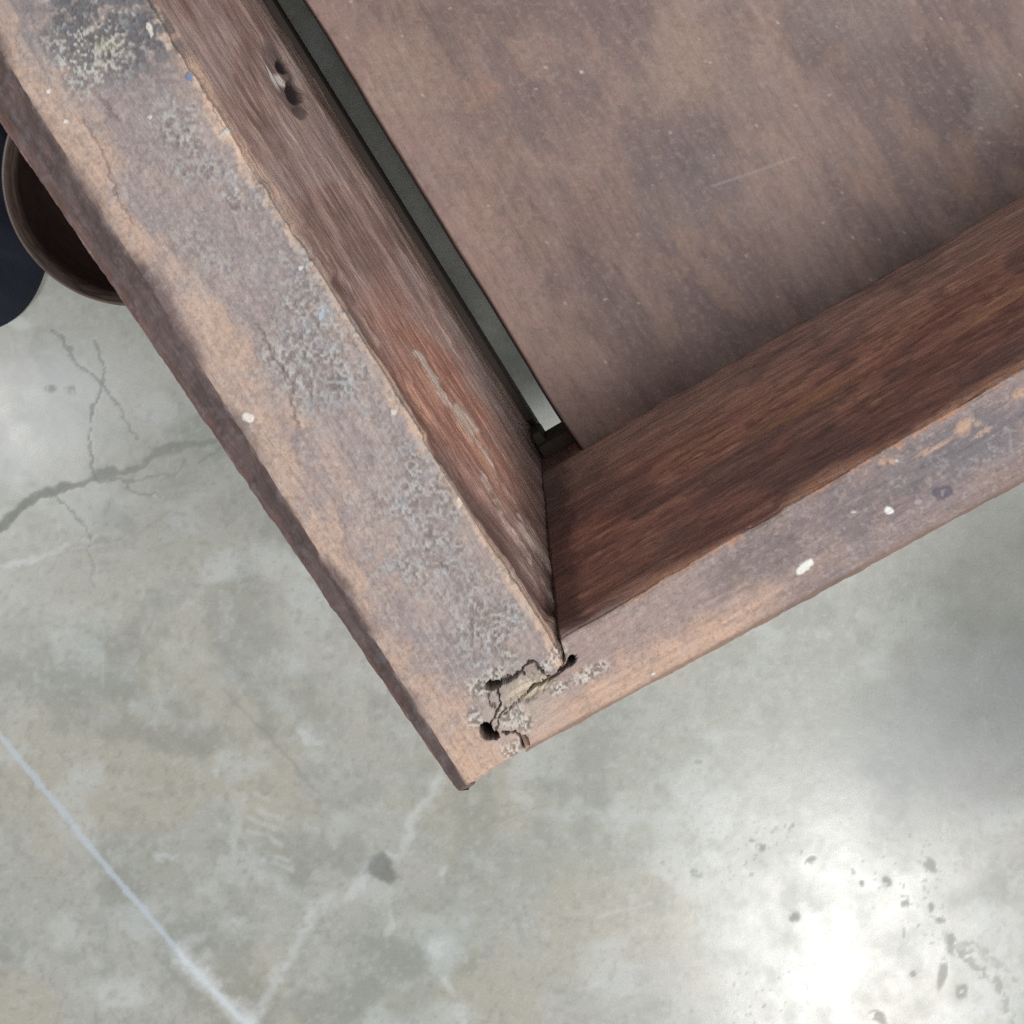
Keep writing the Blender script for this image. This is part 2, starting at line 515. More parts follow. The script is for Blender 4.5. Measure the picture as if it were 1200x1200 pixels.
def finish_rail(name, P, c, h, rg, parent, flip=False, st=None, grain=None):
    N = grid_normals(P, True)
    if flip:
        N = -N
    P = P + N * h[..., None]
    nr, nc = P.shape[:2]
    F4 = grid_faces(nr, nc, True)
    if flip:
        F4 = F4[:, ::-1]
    # close both ends with a fan round a centre point
    v = P.reshape(-1, 3)
    ends = np.stack([P[0].mean(0), P[-1].mean(0)])
    v = np.concatenate([v, ends])
    j = np.arange(nc); j2 = (j + 1) % nc
    f0 = np.stack([j2, j, np.full(nc, nr * nc), np.full(nc, nr * nc)], 1)[:, :3]
    b = (nr - 1) * nc
    f1 = np.stack([b + j, b + j2, np.full(nc, nr * nc + 1)], 1)
    if flip:
        f0, f1 = f0[:, ::-1], f1[:, ::-1]
    faces = F4.tolist() + f0.tolist() + f1.tolist()
    tone = lin(120, 92, 80)
    col = np.concatenate([c.reshape(-1, 3), [tone, tone]])
    r = np.concatenate([rg.ravel(), [.7, .7]])
    return mesh_object(name, v, faces, M_wood, col, r, parent, sharp=60, st=st, grain=grain)


def extend(p, q, target_u=None, length=None):
    """far point of a straight edge: from p through q, length in survey units on p's own height"""
    d = (q - p) / np.linalg.norm(q - p)
    return p + d * length


def rows_for(total, fine_to, step):
    a = np.arange(0, fine_to, step)
    b = np.linspace(fine_to, total, 30)
    f = np.arange(0, .034, step * .62)                  # finer round the joint
    return np.concatenate([f, a[a > .034], b]) / total


LLEN, RLEN = 0.52, 0.56


def build_left_rail():
    w = world_pt
    def line(u0, v0, u1, v1, z):
        p = w(u0, v0, z)
        return (p, extend(p, w(u1, v1, z), length=LLEN))
    A = line(652, 551, 310, 0, Z_BOT)            # inner edge, underneath
    B = line(666, 778, 173, 0, Z_TOP)            # inner edge, on top
    Ma = line(621, 811, 621 - 500 * .631, 811 - 500, Z_TOP)
    Mm = line(622, 879, 65, 0, Z_TOP)            # where the joint ends
    Cc = line(549, 926, 0, 63, Z_TOP)            # start of the worn outer edge
    # the worn edge widens away from the corner, then keeps its width
    D0, Dm = w(540, 932, Z_TOP - .006), w(0, 143, Z_TOP - .009)
    D = (D0, Cc[1] + (Dm - w(0, 63, Z_TOP)))
    inw = (B[1] - Cc[1]) / np.linalg.norm(B[1] - Cc[1])
    def low(p, z, k):
        q = p + inw * k; q = q.copy(); q[2] = z
        return q
    Z_OUT = .034                                             # unseen apron added on the outer side, keeps light out underneath
    E = (low(D[0], Z_OUT, .004), low(D[1], Z_OUT, .004))
    rows = rows_for(LLEN, 0.185, 1.6 / PXT)
    tm_ = np.linalg.norm(w(0, 63, Z_TOP) - Cc[0]) / LLEN
    P, seg, fr = sweep([A, B, Ma, Mm, Cc, D, E], [100, 58, 40, 80, 36, 14, 8], rows, 0.0011, tm_, {5: Dm, 6: low(Dm, Z_OUT, .004)})
    U, V = to_uv(P)
    shp = U.shape
    S = np.broadcast_to(seg, shp); Fr = np.broadcast_to(fr, shp)
    al = (-(U - 549) * .533 - (V - 926) * .846)                 # along the rail, from the tip
    cc = ((U - 549) * .846 - (V - 926) * .533) * 1.0            # across, from the worn outer edge
    top = (S >= 1) & (S <= 3)
    # ---- the top
    n1 = fbm(al / 110, cc / 40, 5, 301)
    n2 = fbm(U / 26, V / 26, 4, 303)
    n3 = fbm(U / 8, V / 8, 3, 305)
    n4 = fbm(U / 4, V / 4, 2, 307)
    mauve, tan_, orange, pinkg = lin(156, 143, 142), lin(186, 164, 152), lin(202, 171, 150), lin(172, 155, 150)
    c = np.broadcast_to(pinkg, shp + (3,)).copy()
    c = mix(c, mauve, sst(.35, .62, n1) * .85)
    c = mix(c, tan_, sst(.5, .8, n2) * .35)
    wo = 1 - sst(14, 66, cc + (n2 - .5) * 70 + (n1 - .5) * 50)
    c = mix(c, orange, wo * .68)
    c = mix(c, lin(150, 142, 146), sst(.5, .8, fbm(al / 70, cc / 45, 4, 309)) * (1 - wo) * .5)
    c = mix(c, mauve, wo * sst(.55, .8, n3) * .35)
    ci = 176 - cc
    wi = 1 - sst(4, 15, ci + (n2 - .5) * 18 + (n3 - .5) * 9)
    c = mix(c, lin(216, 184, 162), wi * .85)
    # tip of the rail is bare, orange
    c = mix(c, lin(206, 172, 150), blob(U + n2 * 30, V, 560, 905, 50, 40, 0) * .7)
    h = (n3 - .5) * .00016 + (n2 - .5) * .0004
    # general speckle
    c = mix(c, lin(118, 102, 100), sst(.6, .8, n4) * .28)
    c = mix(c, lin(205, 190, 180), sst(.68, .85, fbm(U / 5, V / 5, 2, 311)) * .3)
    # crusty, flaking patches
    K = np.zeros(shp)
    for (x, y, a, b, g, m) in [(110, 45, 62, 66, 20, 1.1), (150, 20, 50, 50, 0, .8), (205, 160, 36, 46, -30, .75), (232, 195, 30, 34, 0, .9), (285, 225, 22, 40, -35, 1.0),
                               (322, 262, 16, 36, -35, .9), (350, 325, 32, 50, -30, .7), (365, 420, 52, 66, -25, .95), (350, 440, 34, 34, 0, .6), (405, 395, 26, 60, -30, .7), (440, 470, 30, 50, -30, .4),
                               (450, 545, 34, 40, 0, .55), (495, 585, 46, 56, -30, .9), (500, 650, 52, 40, 0, .75), (545, 700, 40, 40, -30, .5), (575, 735, 44, 34, 30, 1.0),
                               (570, 770, 36, 28, 0, .6), (250, 300, 60, 40, 30, .3), (595, 690, 20, 34, -30, .4)]:
        K = np.maximum(K, m * blob(U + (n2 - .5) * 40, V + (n1 - .5) * 40, x, y, a, b, g, 1.0))
    K = np.clip(K * (.4 + 1.1 * fbm(U / 18, V / 18, 4, 321)), 0, 1)
    r = fbm(U / 4.0, V / 4.0, 3, 323)
    r2 = fbm(U / 11, V / 11, 3, 325)
    c = mix(c, lin(146, 138, 136), K * .5)
    c = mix(c, lin(196, 196, 192), K * sst(.5, .74, r) * .62)
    c = mix(c, lin(112, 105, 105), K * sst(.42, .22, r) * .5)
    c = mix(c, lin(180, 186, 193), K * sst(.55, .8, r2) * .35)
    h = h + K * (r - .5) * .0005 + K * .0001
    # the darkest, blue grey patch at the far end
    q = blob(U + (n2 - .5) * 40, V, 130, 20, 95, 70, 25) * sst(.25, .6, r2 + .1)
    c = mix(c, lin(92, 92, 98), q * .75)
    c = mix(c, lin(188, 184, 160), blob(U, V, 127, 52, 14, 10, 0, 1) * sst(.35, .6, r) * .9)
    c = mix(c, lin(200, 200, 190), blob(U, V, 108, 60, 42, 40, 0, 1) * sst(.55, .7, r) * .8)
    # long drying cracks
    for pts, wd in [([(98, 140), (125, 190), (140, 235), (152, 262)], 1.6), ([(118, 112), (136, 140)], 2.5), ([(236, 100), (262, 150)], 1.3), ([(300, 380), (340, 450), (348, 500)], 1.5)]:
        k = 1 - sst(wd * .5, wd * 1.6, seg_dist(U + (n3 - .5) * 8, V, pts))
        c = mix(c, lin(110, 88, 84), k * .5); h = h - k * .00015
    c, h = white_specks(U, V, c, h, [(290, 489, 8, 5.5, 20, lin(238, 232, 222)), (222, 90, 3.5, 6, -40, lin(124, 140, 176)), (377, 368, 3, 7, 20, lin(178, 186, 202)),
                                     (176, 35, 3, 9, -10, lin(222, 216, 206)), (57, 107, 3, 3, 0, lin(225, 220, 215)), (77, 142, 2.5, 2.5, 0, lin(225, 220, 215)), (176, 137, 3, 2.5, 0, lin(220, 215, 210)),
                                     (461, 483, 4, 3.5, 0, lin(214, 208, 204)), (352, 314, 3, 3, 0, lin(220, 215, 210)), (539, 588, 3, 7, 0, lin(226, 210, 190)), (265, 155, 9, 4, -30, lin(205, 198, 188))])
    rg = np.full(shp, .52) + .2 * K
    # ---- the worn dark outer edge
    be = 1 - sst(-13, 13, cc + (fbm(al / 70, cc / 50, 3, 333) - .5) * 26 + (n3 - .5) * 5 - 1)
    be = np.where(S >= 4, np.maximum(be, sst(-.1, .2, Fr + (fbm(al / 70, cc / 50, 3, 333) - .5) * .6) * (S == 4) + (S > 4)), be * top)
    dk = np.broadcast_to(lin(104, 86, 88), shp + (3,)).copy()
    dk = mix(dk, lin(74, 58, 60), sst(.4, .65, fbm(al / 60, cc / 14, 4, 331)) * .8)
    dk = mix(dk, lin(128, 88, 76), sst(.6, 1., Fr) * (S == 4) * .45)
    dk = mix(dk, lin(126, 116, 122), sst(.62, .8, n3) * .4)
    c = mix(c, dk, be * .9)
    h = h - be * (S == 4) * (n2 - .4) * .0012
    # ---- the inner face
    inn = S == 0
    dep = Fr * 118                                           # 0 underneath .. 118 at the top edge
    g1 = fbm_al(al / 150, dep / 7 + al / 200, 5, 341)
    g2 = fbm_al(al / 60, dep / 2.4, 4, 343)
    g3 = fbm(al / 90, dep / 40, 4, 345)
    wd = np.broadcast_to(lin(164, 138, 130), shp + (3,)).copy()
    wd = mix(wd, lin(128, 101, 95), sst(.45, .7, g1) * .75)
    wd = mix(wd, lin(186, 160, 148), sst(.6, .85, g2) * .5)
    wd = mix(wd, lin(106, 84, 80), sst(.42, .2, g2) * .5)
    wd = mix(wd, lin(172, 156, 152), sst(.5, .75, g3) * .4)
    red = blob(U + (g3 - .5) * 60, V, 520, 470, 40, 130, -32)
    wd = mix(wd, mix(np.broadcast_to(lin(200, 150, 128), shp + (3,)), lin(156, 108, 94), sst(.35, .6, g2)), red * .8)
    hi = (g2 - .5) * .0005 + (g1 - .5) * .0009
    # a darker gouge beside the edge, the pale splinter
    gd = 1 - sst(3, 13, seg_dist(U + (g2 - .5) * 8, V, [(395, 330), (450, 420), (520, 530), (585, 620), (640, 720)]))
    wd = mix(wd, lin(84, 60, 56), gd * .6); hi = hi - gd * .0012
    sd = seg_dist(U + (g2 - .5) * 6, V + (n3 - .5) * 6, [(487, 412), (515, 452), (545, 492), (562, 520), (580, 560), (600, 590), (628, 640), (648, 672)])
    sw = 3.2 + 4.0 * blob(U, V, 540, 480, 40, 50) + 2.5 * blob(U, V, 630, 640, 26, 50)
    sk = 1 - sst(sw * .5, sw * 1.5, sd)
    sk = sk * sst(.3, .5, fbm_al(al / 26, dep / 12, 3, 347) + .12)
    s2 = seg_dist(U + (g2 - .5) * 7, V + (n3 - .5) * 7, [(545, 520), (575, 575), (612, 640), (650, 705), (662, 735)])
    sk = np.maximum(sk, (1 - sst(1.2, 3.6, s2)) * sst(.4, .6, fbm_al(al / 20, dep / 9, 3, 349)) * .8)
    wd = mix(wd, lin(206, 190, 178), sk * .9 * sst(.2, .5, g2 + .15)); hi = hi + sk * .0004
    # the lower edge, lighter lip
    lip = sst(.13, .02, Fr) * inn
    wd = mix(wd, lin(150, 124, 112), lip * .6)
    # the countersunk hole
    pk = blob(U, V, 332, 92, 13, 48, -27, .5)
    rim = blob(U, V, 333, 96, 17, 56, -27, .4) * (1 - pk)
    wd = mix(wd, lin(172, 150, 140), rim * .6 * sst(.3, .6, g2 + .2))
    wd = mix(wd, lin(104, 90, 88), pk * .8); hi = hi - pk * .0008
    wd = mix(wd, lin(226, 220, 216), blob(U, V, 319, 86, 2.6, 20, -30, .8) * .9)
    wd = mix(wd, lin(214, 204, 198), blob(U, V, 331, 92, 3, 9, -40, .8) * .8)
    for (x, y, a, b, g, dp) in [(333, 76, 6, 9, -27, .0013), (347, 106, 7, 14, -20, .0018), (353, 130, 7, 9, -30, .0003)]:
        k = blob(U, V, x, y, a, b, g, .5)
        wd = mix(wd, lin(30, 22, 23), k * (.95 if dp > .001 else .5)); hi = hi - k * dp  # dark colour stands in for the shade inside these shallow holes
    # darker where the two rails meet
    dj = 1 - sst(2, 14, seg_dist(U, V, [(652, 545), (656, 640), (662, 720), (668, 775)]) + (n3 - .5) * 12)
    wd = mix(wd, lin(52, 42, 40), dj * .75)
    e2 = sst(.92, .99, Fr + (g3 - .5) * .08)
    m_in = inn * (1 - e2 * .9)
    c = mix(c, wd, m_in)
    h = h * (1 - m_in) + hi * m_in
    # edge knocked about
    edge = np.exp(-((np.where(inn, (1 - Fr) * 110, np.where((S == 1) | (S == 2), ci, 999))) / 8.0) ** 2)
    h = h - edge * sst(.45, .8, fbm(al / 50, 0 * al, 4, 351)) * .0010
    # wood underneath and outside
    c2, h2 = corner_detail(U, V, c, h, True)
    tm = (top | ((S == 0) & (Fr > .97)) | ((S == 4) & (Fr < .1)))
    c = np.where(tm[..., None], c2, c); h = np.where(tm, h2, h)
    dist = np.broadcast_to((rows * LLEN * PXT)[:, None], shp)
    free = ((S == 3) | (S == 4) | (S == 5)) * 1.0
    h = h - free * (.0016 * np.exp(-(dist / 3.5) ** 2) + .0010 * np.exp(-(dist / 11) ** 2) * n2)
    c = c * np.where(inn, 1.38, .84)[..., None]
    und = S == 6
    c = np.where(und[..., None], lin(74, 58, 54), c)
    h = np.where(und, 0, h)
    mm = 1000 / PXT
    st = np.stack([al * mm, np.where(inn, 300 + Fr * 115, cc * mm)], -1).reshape(-1, 2)
    gr = np.where(inn, 1.0, np.where(S >= 4, .5, .34)).ravel()
    return finish_rail('side_rail', P, c, h, rg, frame, False, st, gr), [A, B, Cc, D, E]


def build_right_rail():
    w = world_pt
    ZB = Z_PAN - .018
    def line(u0, v0, u1, v1, z):
        p = w(u0, v0, z)
        return (p, extend(p, w(u1, v1, z), length=RLEN))
    dz = (CAM_Z - Z_PAN)
    # inner face meets the panel on this line; carried on below it
    A = line(636, 554, 1200, 227, Z_PAN)
    B = line(656, 747, 1200, 430, Z_TOP)
    Nn = line(665, 776, 1200, 776 - 535 * .587, Z_TOP)
    Na = line(614, 819, 614 + 500, 819 - 500 * .587, Z_TOP)
    Cc = line(616, 874, 1200, 557, Z_TOP)
    D = line(616, 882, 1200, 566, Z_TOP - .005)
    inw = (B[1] - Cc[1]); inw[2] = 0; inw /= np.linalg.norm(inw)
    def low(p, z, k):
        q = p + inw * k; q = q.copy(); q[2] = z
        return q
    E = (low(D[0], Z_BOT, .003), low(D[1], Z_BOT, .003))
    A2 = (low(A[0], Z_BOT + .001, .001), low(A[1], Z_BOT + .001, .001))
    rows = rows_for(RLEN, 0.135, 1.6 / PXT)
    P, seg, fr = sweep([A2, A, B, Nn, Na, Cc, D, E], [10, 110, 24, 12, 46, 12, 12, 8], rows, 0.0010)
    U, V = to_uv(P)
    shp = U.shape
    S = np.broadcast_to(seg, shp); Fr = np.broadcast_to(fr, shp)
    al = (U - 664) * .862 - (V - 742) * .507
    cc = (U - 664) * .507 + (V - 742) * .862               # across, from the inner top edge outwards
    wdt = 112 + (al / 620) * 6
    n1 = fbm(al / 130, cc / 34, 5, 401)
    n2 = fbm(U / 28, V / 28, 4, 403)
    n3 = fbm(U / 8, V / 8, 3, 405)
    n4 = fbm(U / 4, V / 4, 2, 407)
    c = np.broadcast_to(lin(146, 131, 130), shp + (3,)).copy()
    c = mix(c, lin(126, 113, 115), sst(.4, .65, n1) * .7)
    c = mix(c, lin(156, 134, 126), sst(.5, .8, n2) * .5)
    near = 1 - sst(60, 300, al + (n2 - .5) * 90)
    c = mix(c, lin(180, 156, 147), near * .65)
    out = sst(42, 88, cc + (n2 - .5) * 36)
    c = mix(c, lin(206, 172, 150), out * (1 - sst(120, 330, al + (n1 - .5) * 80)) * .85)
    c = mix(c, lin(150, 128, 122), sst(88, 108, cc + (n2 - .5) * 18) * sst(250, 400, al) * .7)
    # blue grey film and orange chips towards the right
    c = mix(c, lin(116, 113, 119), blob(U + (n2 - .5) * 60, V, 1130, 525, 90, 26, -30) * .7)
    c = mix(c, lin(92, 84, 98), blob(U + (n3 - .5) * 14, V, 1106, 578, 13, 8, -20, .6) * .8)
    c = mix(c, lin(118, 106, 104), blob(U + (n2 - .5) * 40, V + (n3 - .5) * 20, 890, 655, 60, 26, -30) * .5)
    for (x, y, a, b, g) in [(1130, 500, 12, 7, -50), (1146, 497, 5, 3, 0), (1195, 462, 12, 6, -30), (1095, 525, 24, 3, -28), (1040, 540, 9, 4, -20), (1150, 508, 14, 2.5, -28)]:
        c = mix(c, lin(200, 164, 138), blob(U + (n3 - .5) * 9, V + (n4 - .5) * 6, x, y, a, b, g, .8) * .75)
    wi = 1 - sst(2, 12, cc + (n2 - .5) * 13 + (n3 - .5) * 8)
    c = mix(c, lin(194, 142, 112), wi * .8 * sst(40, 110, al))
    c = mix(c, lin(92, 80, 80), sst(.62, .82, n4) * .22)
    c = mix(c, lin(186, 174, 168), sst(.7, .85, fbm(U / 5, V / 5, 2, 411)) * .3)
    h = (n3 - .5) * .00015 + (n2 - .5) * .0004
    c, h = white_specks(U, V, c, h, [(943, 664, 13, 5.5, -42, lin(236, 233, 228)), (1041, 598, 6, 4.5, 20, lin(230, 228, 224)), (1000, 600, 3, 2, 0, lin(200, 195, 190)),
                                     (1050, 540, 3, 2, 0, lin(205, 196, 188)), (765, 790, 3, 2.5, 0, lin(214, 206, 198)), (1075, 588, 5, 3, -20, lin(168, 156, 160))])
    rg = np.full(shp, .46)
    # outer worn edge
    be = np.where(S == 5, sst(.1, .7, Fr + (n2 - .5) * .6), 0) + (S > 5)
    c = mix(c, lin(128, 96, 84), np.clip(be, 0, 1) * .7)
    # inner face
    inn = (S == 1) | (S == 0)
    dep = np.where(S == 0, 0, Fr) * 178
    g1 = fbm_al(al / 190, dep / 11, 5, 441)
    g2 = fbm_al(al / 46, dep / 2.6, 4, 443)
    g3 = fbm(al / 120, dep / 60, 4, 445)
    g4 = fbm_al(al / 24, dep / 3.4, 3, 447)
    wd = np.broadcast_to(lin(158, 114, 100), shp + (3,)).copy()
    wd = mix(wd, lin(122, 82, 72), sst(.42, .68, g1) * .75)
    wd = mix(wd, lin(184, 144, 118), sst(.6, .85, g2) * .55)
    wd = mix(wd, lin(88, 64, 60), sst(.4, .2, g4) * .5)
    wd = mix(wd, lin(160, 134, 122), sst(.5, .1, Fr) * .6 * (S == 1))
    wd = mix(wd, lin(112, 78, 72), sst(.55, .95, Fr) * .55 * (S == 1))
    wd = mix(wd, lin(98, 80, 78), sst(.55, .75, g3) * .5)
    wd = mix(wd, lin(176, 130, 96), blob(U + (g2 - .5) * 20, V + (g2 - .5) * 10, 950, 470, 90, 9, -30, 1) * .6 * sst(.3, .6, g2 + .1))
    wd = mix(wd, lin(180, 138, 104), blob(U + (g2 - .5) * 20, V + (g2 - .5) * 10, 1180, 350, 70, 5, -30, 1) * .7)
    wd = mix(wd, lin(176, 120, 92), (1 - sst(.5, 2.5, seg_dist(U, V, [(676, 700), (705, 690), (730, 676)]))) * .5)
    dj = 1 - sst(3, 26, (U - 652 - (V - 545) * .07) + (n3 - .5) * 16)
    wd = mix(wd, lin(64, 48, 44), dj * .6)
    hi = (g2 - .5) * .00045 + (g1 - .5) * .0008 + (g4 - .5) * .0003
    e2 = sst(.95, 1.0, Fr + (g3 - .5) * .06) * (S == 1)
    m_in = inn * (1 - e2 * .9)
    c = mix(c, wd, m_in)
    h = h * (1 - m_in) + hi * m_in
    rg = rg - m_in * .10
    edge = np.exp(-((np.where(S == 1, (1 - Fr) * 170, np.where(S == 2, cc, 999))) / 7.0) ** 2)
    h = h - edge * sst(.4, .9, fbm(al / 70, 0 * al, 3, 451)) * .0009
    c2, h2 = corner_detail(U, V, c, h, False)
    tm = ((S >= 2) & (S <= 4)) | ((S == 1) & (Fr > .985)) | ((S == 5) & (Fr < .2))
    c = np.where(tm[..., None], c2, c); h = np.where(tm, h2, h)
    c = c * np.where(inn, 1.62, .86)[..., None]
    und = S == 7
    c = np.where(und[..., None], lin(74, 58, 54), c); h = np.where(und, 0, h)
    h = h - .00012
    mm = 1000 / PXT
    st = np.stack([al * mm + 700, np.where(inn, 300 + Fr * 90, cc * mm)], -1).reshape(-1, 2)
    gr = np.where(inn, 1.0, .36).ravel()
    return finish_rail('end_rail', P, c, h, rg, frame, False, st, gr), [A, B, Cc, D, E]


FLIP_L, FLIP_R = False, False


def outward_ok(P):
    """True when grid normals point out of the closed sweep"""
    N = grid_normals(P, True)
    mid = P.mean(1, keepdims=True)
    return np.mean(np.sum(N * (P - mid), -1)) > 0


_base_finish = finish_rail


def finish_rail(name, P, c, h, rg, parent, flip=False, st=None, grain=None):
    return _base_finish(name, P, c, h, rg, parent, not outward_ok(P), st, grain)


left_rail, LC = build_left_rail()
right_rail, RC = build_right_rail()

# directions of the frame, flat on the floor plane
dL = LC[1][1] - LC[1][0]; dL /= np.linalg.norm(dL)          # along the wide rail, away from the corner
dR = RC[1][1] - RC[1][0]; dR /= np.linalg.norm(dR)          # along the narrow rail, away from the corner
up = np.array([0, 0, 1.0])
corner = LC[1][0].copy()


def plain_rail(name, start, along, length, across, width, seed):
    """the two far rails, outside the picture: coarser boards, lowered to block light"""
    def ln(k, z):
        p = start + across * k; p = np.array([p[0], p[1], z])
        return (p, p + along * length)
    P, seg, fr = sweep([ln(-.008, .006), ln(0, Z_TOP), ln(width, Z_TOP), ln(width + .004, Z_TOP - .006), ln(width + .001, .006)],  # lower edges dropped near the floor, added to darken the space underneath
                       [20, 20, 6, 8, 6], np.linspace(0, 1, 120), .0011)
    al = np.broadcast_to(np.linspace(0, length / .0003, 120)[:, None], P.shape[:2])
    cr = np.broadcast_to(np.arange(P.shape[1])[None] * 5.0, P.shape[:2])
    n = fbm(al / 110, cr / 40, 5, seed); g = fbm_al(al / 60, cr / 4, 3, seed + 1)
    c = np.broadcast_to(lin(150, 126, 118), P.shape).copy()
    c = mix(c, lin(182, 148, 128), sst(.45, .7, n))
    c = mix(c, lin(104, 80, 74), sst(.5, .8, g) * .6)
    return finish_rail(name, P, c, (n - .5) * .0005, np.full(P.shape[:2], .55), frame)


far_l = corner + dR * 0.50
far_r = corner + dL * 0.46
plain_rail('side_rail', far_l, dL, 0.46, dR, .034, 501)
plain_rail('end_rail', far_r + dR * .001, dR, 0.498, dL, .024, 511)


# ---- the recessed panel
def build_panel():
    px = (CAM_Z - Z_PAN) / 1540
    e0 = world_pt(692, 540, Z_PAN); e1 = world_pt(360, 0, Z_PAN)
    q = e1 - e0; q /= np.linalg.norm(q)
    A0 = world_pt(650, 546, Z_PAN); A1 = world_pt(1200, 227, Z_PAN)
    s = A1 - A0; s /= np.linalg.norm(s)
    org = e0 - q * .006
    qs = np.concatenate([np.arange(0, 660, 2.1), np.linspace(665, .44 / px, 25)]) * px
    ss_ = np.concatenate([np.arange(0, 1010, 2.1), np.linspace(1016, .468 / px, 25)]) * px
    Q, Sx = np.meshgrid(qs, ss_, indexing='ij')
    P = org + Q[..., None] * q + Sx[..., None] * s
    # edge not quite straight
    wav = (fbm(Q / px / 120, 0 * Q, 3, 601) - .5) * 3 * px
    P = P - (wav * np.exp(-(Sx / px / 14) ** 2))[..., None] * s
    U, V = to_uv(P)
    al, cr = Q / px, Sx / px
    w1 = (fbm(U / 60, V / 60, 3, 603) - .5) * 60
    n1 = fbm((al + w1) / 150, cr / 75, 5, 605)
    n2 = fbm(al / 60, cr / 26, 5, 607)
    n3 = fbm(U / 14, V / 14, 4, 609)
    n4 = fbm(U / 5, V / 5, 2, 611)
    st = fbm_al((al + cr * .12) / 110, cr / 9, 4, 613)
    n5 = fbm((al + w1) / 260, cr / 190, 4, 631)
    c = np.broadcast_to(lin(154, 134, 128), P.shape).copy()
    c = mix(c, lin(134, 115, 112), sst(.36, .66, n5) * .95)
    c = mix(c, lin(122, 105, 104), sst(.45, .75, n1) * .65)
    c = mix(c, lin(172, 147, 134), sst(.5, .82, n2) * .42)
    c = mix(c, lin(166, 138, 122), sst(.6, .9, fbm((al - 40) / 90, cr / 40, 4, 615)) * .4)
    c = mix(c, lin(116, 101, 101), sst(.55, .85, fbm(al / 130, cr / 100, 4, 617)) * .5)
    c = mix(c, lin(166, 148, 140), sst(.6, .85, st) * .16)
    c = mix(c, lin(120, 103, 100), sst(.4, .15, st) * .2)
    c = mix(c, lin(176, 148, 138), (1 - sst(10, 110, cr + (n2 - .5) * 70)) * .5)
    for (x, y, a, b, g, t, m) in [(555, 112, 14, 8, -30, (178, 142, 124), .5), (560, 250, 12, 34, -35, (176, 148, 130), .4), (800, 70, 50, 60, 20, (166, 146, 130), .6), (945, 50, 46, 34, 20, (112, 99, 98), .7),
                               (1110, 110, 50, 46, 20, (108, 94, 93), .7), (800, 220, 60, 60, 30, (124, 116, 118), .5), (470, 90, 40, 60, -30, (176, 154, 140), .4), (580, 20, 80, 36, 0, (124, 107, 104), .6),
                               (1160, 120, 24, 40, 0, (158, 148, 144), .4), (690, 270, 60, 46, 0, (152, 128, 118), .4), (680, 320, 40, 46, -20, (118, 102, 102), .5), (1000, 20, 90, 40, 0, (150, 138, 134), .4)]:
        c = mix(c, lin(*t), blob(U + (n3 - .5) * 30 + w1 * .5, V + (n2 - .5) * 40, x, y, a, b, g) * m)
    c = mix(c, lin(100, 86, 85), sst(.66, .84, n4) * .2)
    c = mix(c, lin(176, 160, 150), sst(.74, .88, fbm(U / 4.5, V / 4.5, 2, 621)) * .28)
    c = mix(c, lin(190, 180, 174), (1 - sst(.5, 2.2, seg_dist(U, V, [(835, 218), (880, 203), (932, 184)]))) * .4)
    # bright grit
    rs = np.random.RandomState(11)
    for k in range(70):
        x, y = rs.uniform(380, 1200), rs.uniform(0, 500)
        c = mix(c, lin(210, 198, 190), blob(U, V, x, y, rs.uniform(1.2, 2.6), rs.uniform(1, 1.8), rs.uniform(0, 90), .6) * rs.uniform(.35, .9))
    # browner patch in the angle under the narrow rail
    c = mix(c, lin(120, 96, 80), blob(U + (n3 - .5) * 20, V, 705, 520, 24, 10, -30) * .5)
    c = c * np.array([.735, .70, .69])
    h = (n2 - .5) * .0005 + (n3 - .5) * .00014
    P[..., 2] += h
    rg = .42 + .12 * n2
    # skirt: rounded edge and thickness along the open left side, plain on the others
    nr, nc = Q.shape
    v = P.reshape(-1, 3); faces = grid_faces(nr, nc)[:, ::-1]
    cols = [c.reshape(-1, 3)]; rr = [rg.ravel()]
    loop = np.concatenate([np.arange(nc), np.arange(1, nr) * nc + nc - 1, (nr - 1) * nc + np.arange(nc - 2, -1, -1), np.arange(nr - 2, 0, -1) * nc])
    base = v[loop]
    cen = v.mean(0)
    vs = [v]; prev = loop; off = len(v)
    edge_col = lin(52, 40, 36)  # shade of the edge turned from the light, put into its colour
    for (dz, outk) in [(-.0006, .0007), (-.0018, .0013), (-.007, .0012), (-.0085, -.001)]:
        d = base - cen; d[:, 2] = 0; d /= np.linalg.norm(d, axis=1, keepdims=True)
        ring = base + d * outk; ring[:, 2] = base[:, 2] + dz
        vs.append(ring); idx = np.arange(len(loop)) + off; off += len(loop)
        j = np.arange(len(loop)); j2 = (j + 1) % len(loop)
        faces = np.concatenate([faces, np.stack([prev[j], prev[j2], idx[j2], idx[j]], 1)])
        cols.append(np.broadcast_to(edge_col, (len(loop), 3))); rr.append(np.full(len(loop), .7))
        prev = idx
    faces = faces.tolist() + [list(map(int, prev))]
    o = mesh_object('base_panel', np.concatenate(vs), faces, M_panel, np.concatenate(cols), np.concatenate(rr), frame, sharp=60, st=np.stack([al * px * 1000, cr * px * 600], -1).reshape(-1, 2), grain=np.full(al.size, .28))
    return o, org, q, s


panel, porg, pq, psd = build_panel()

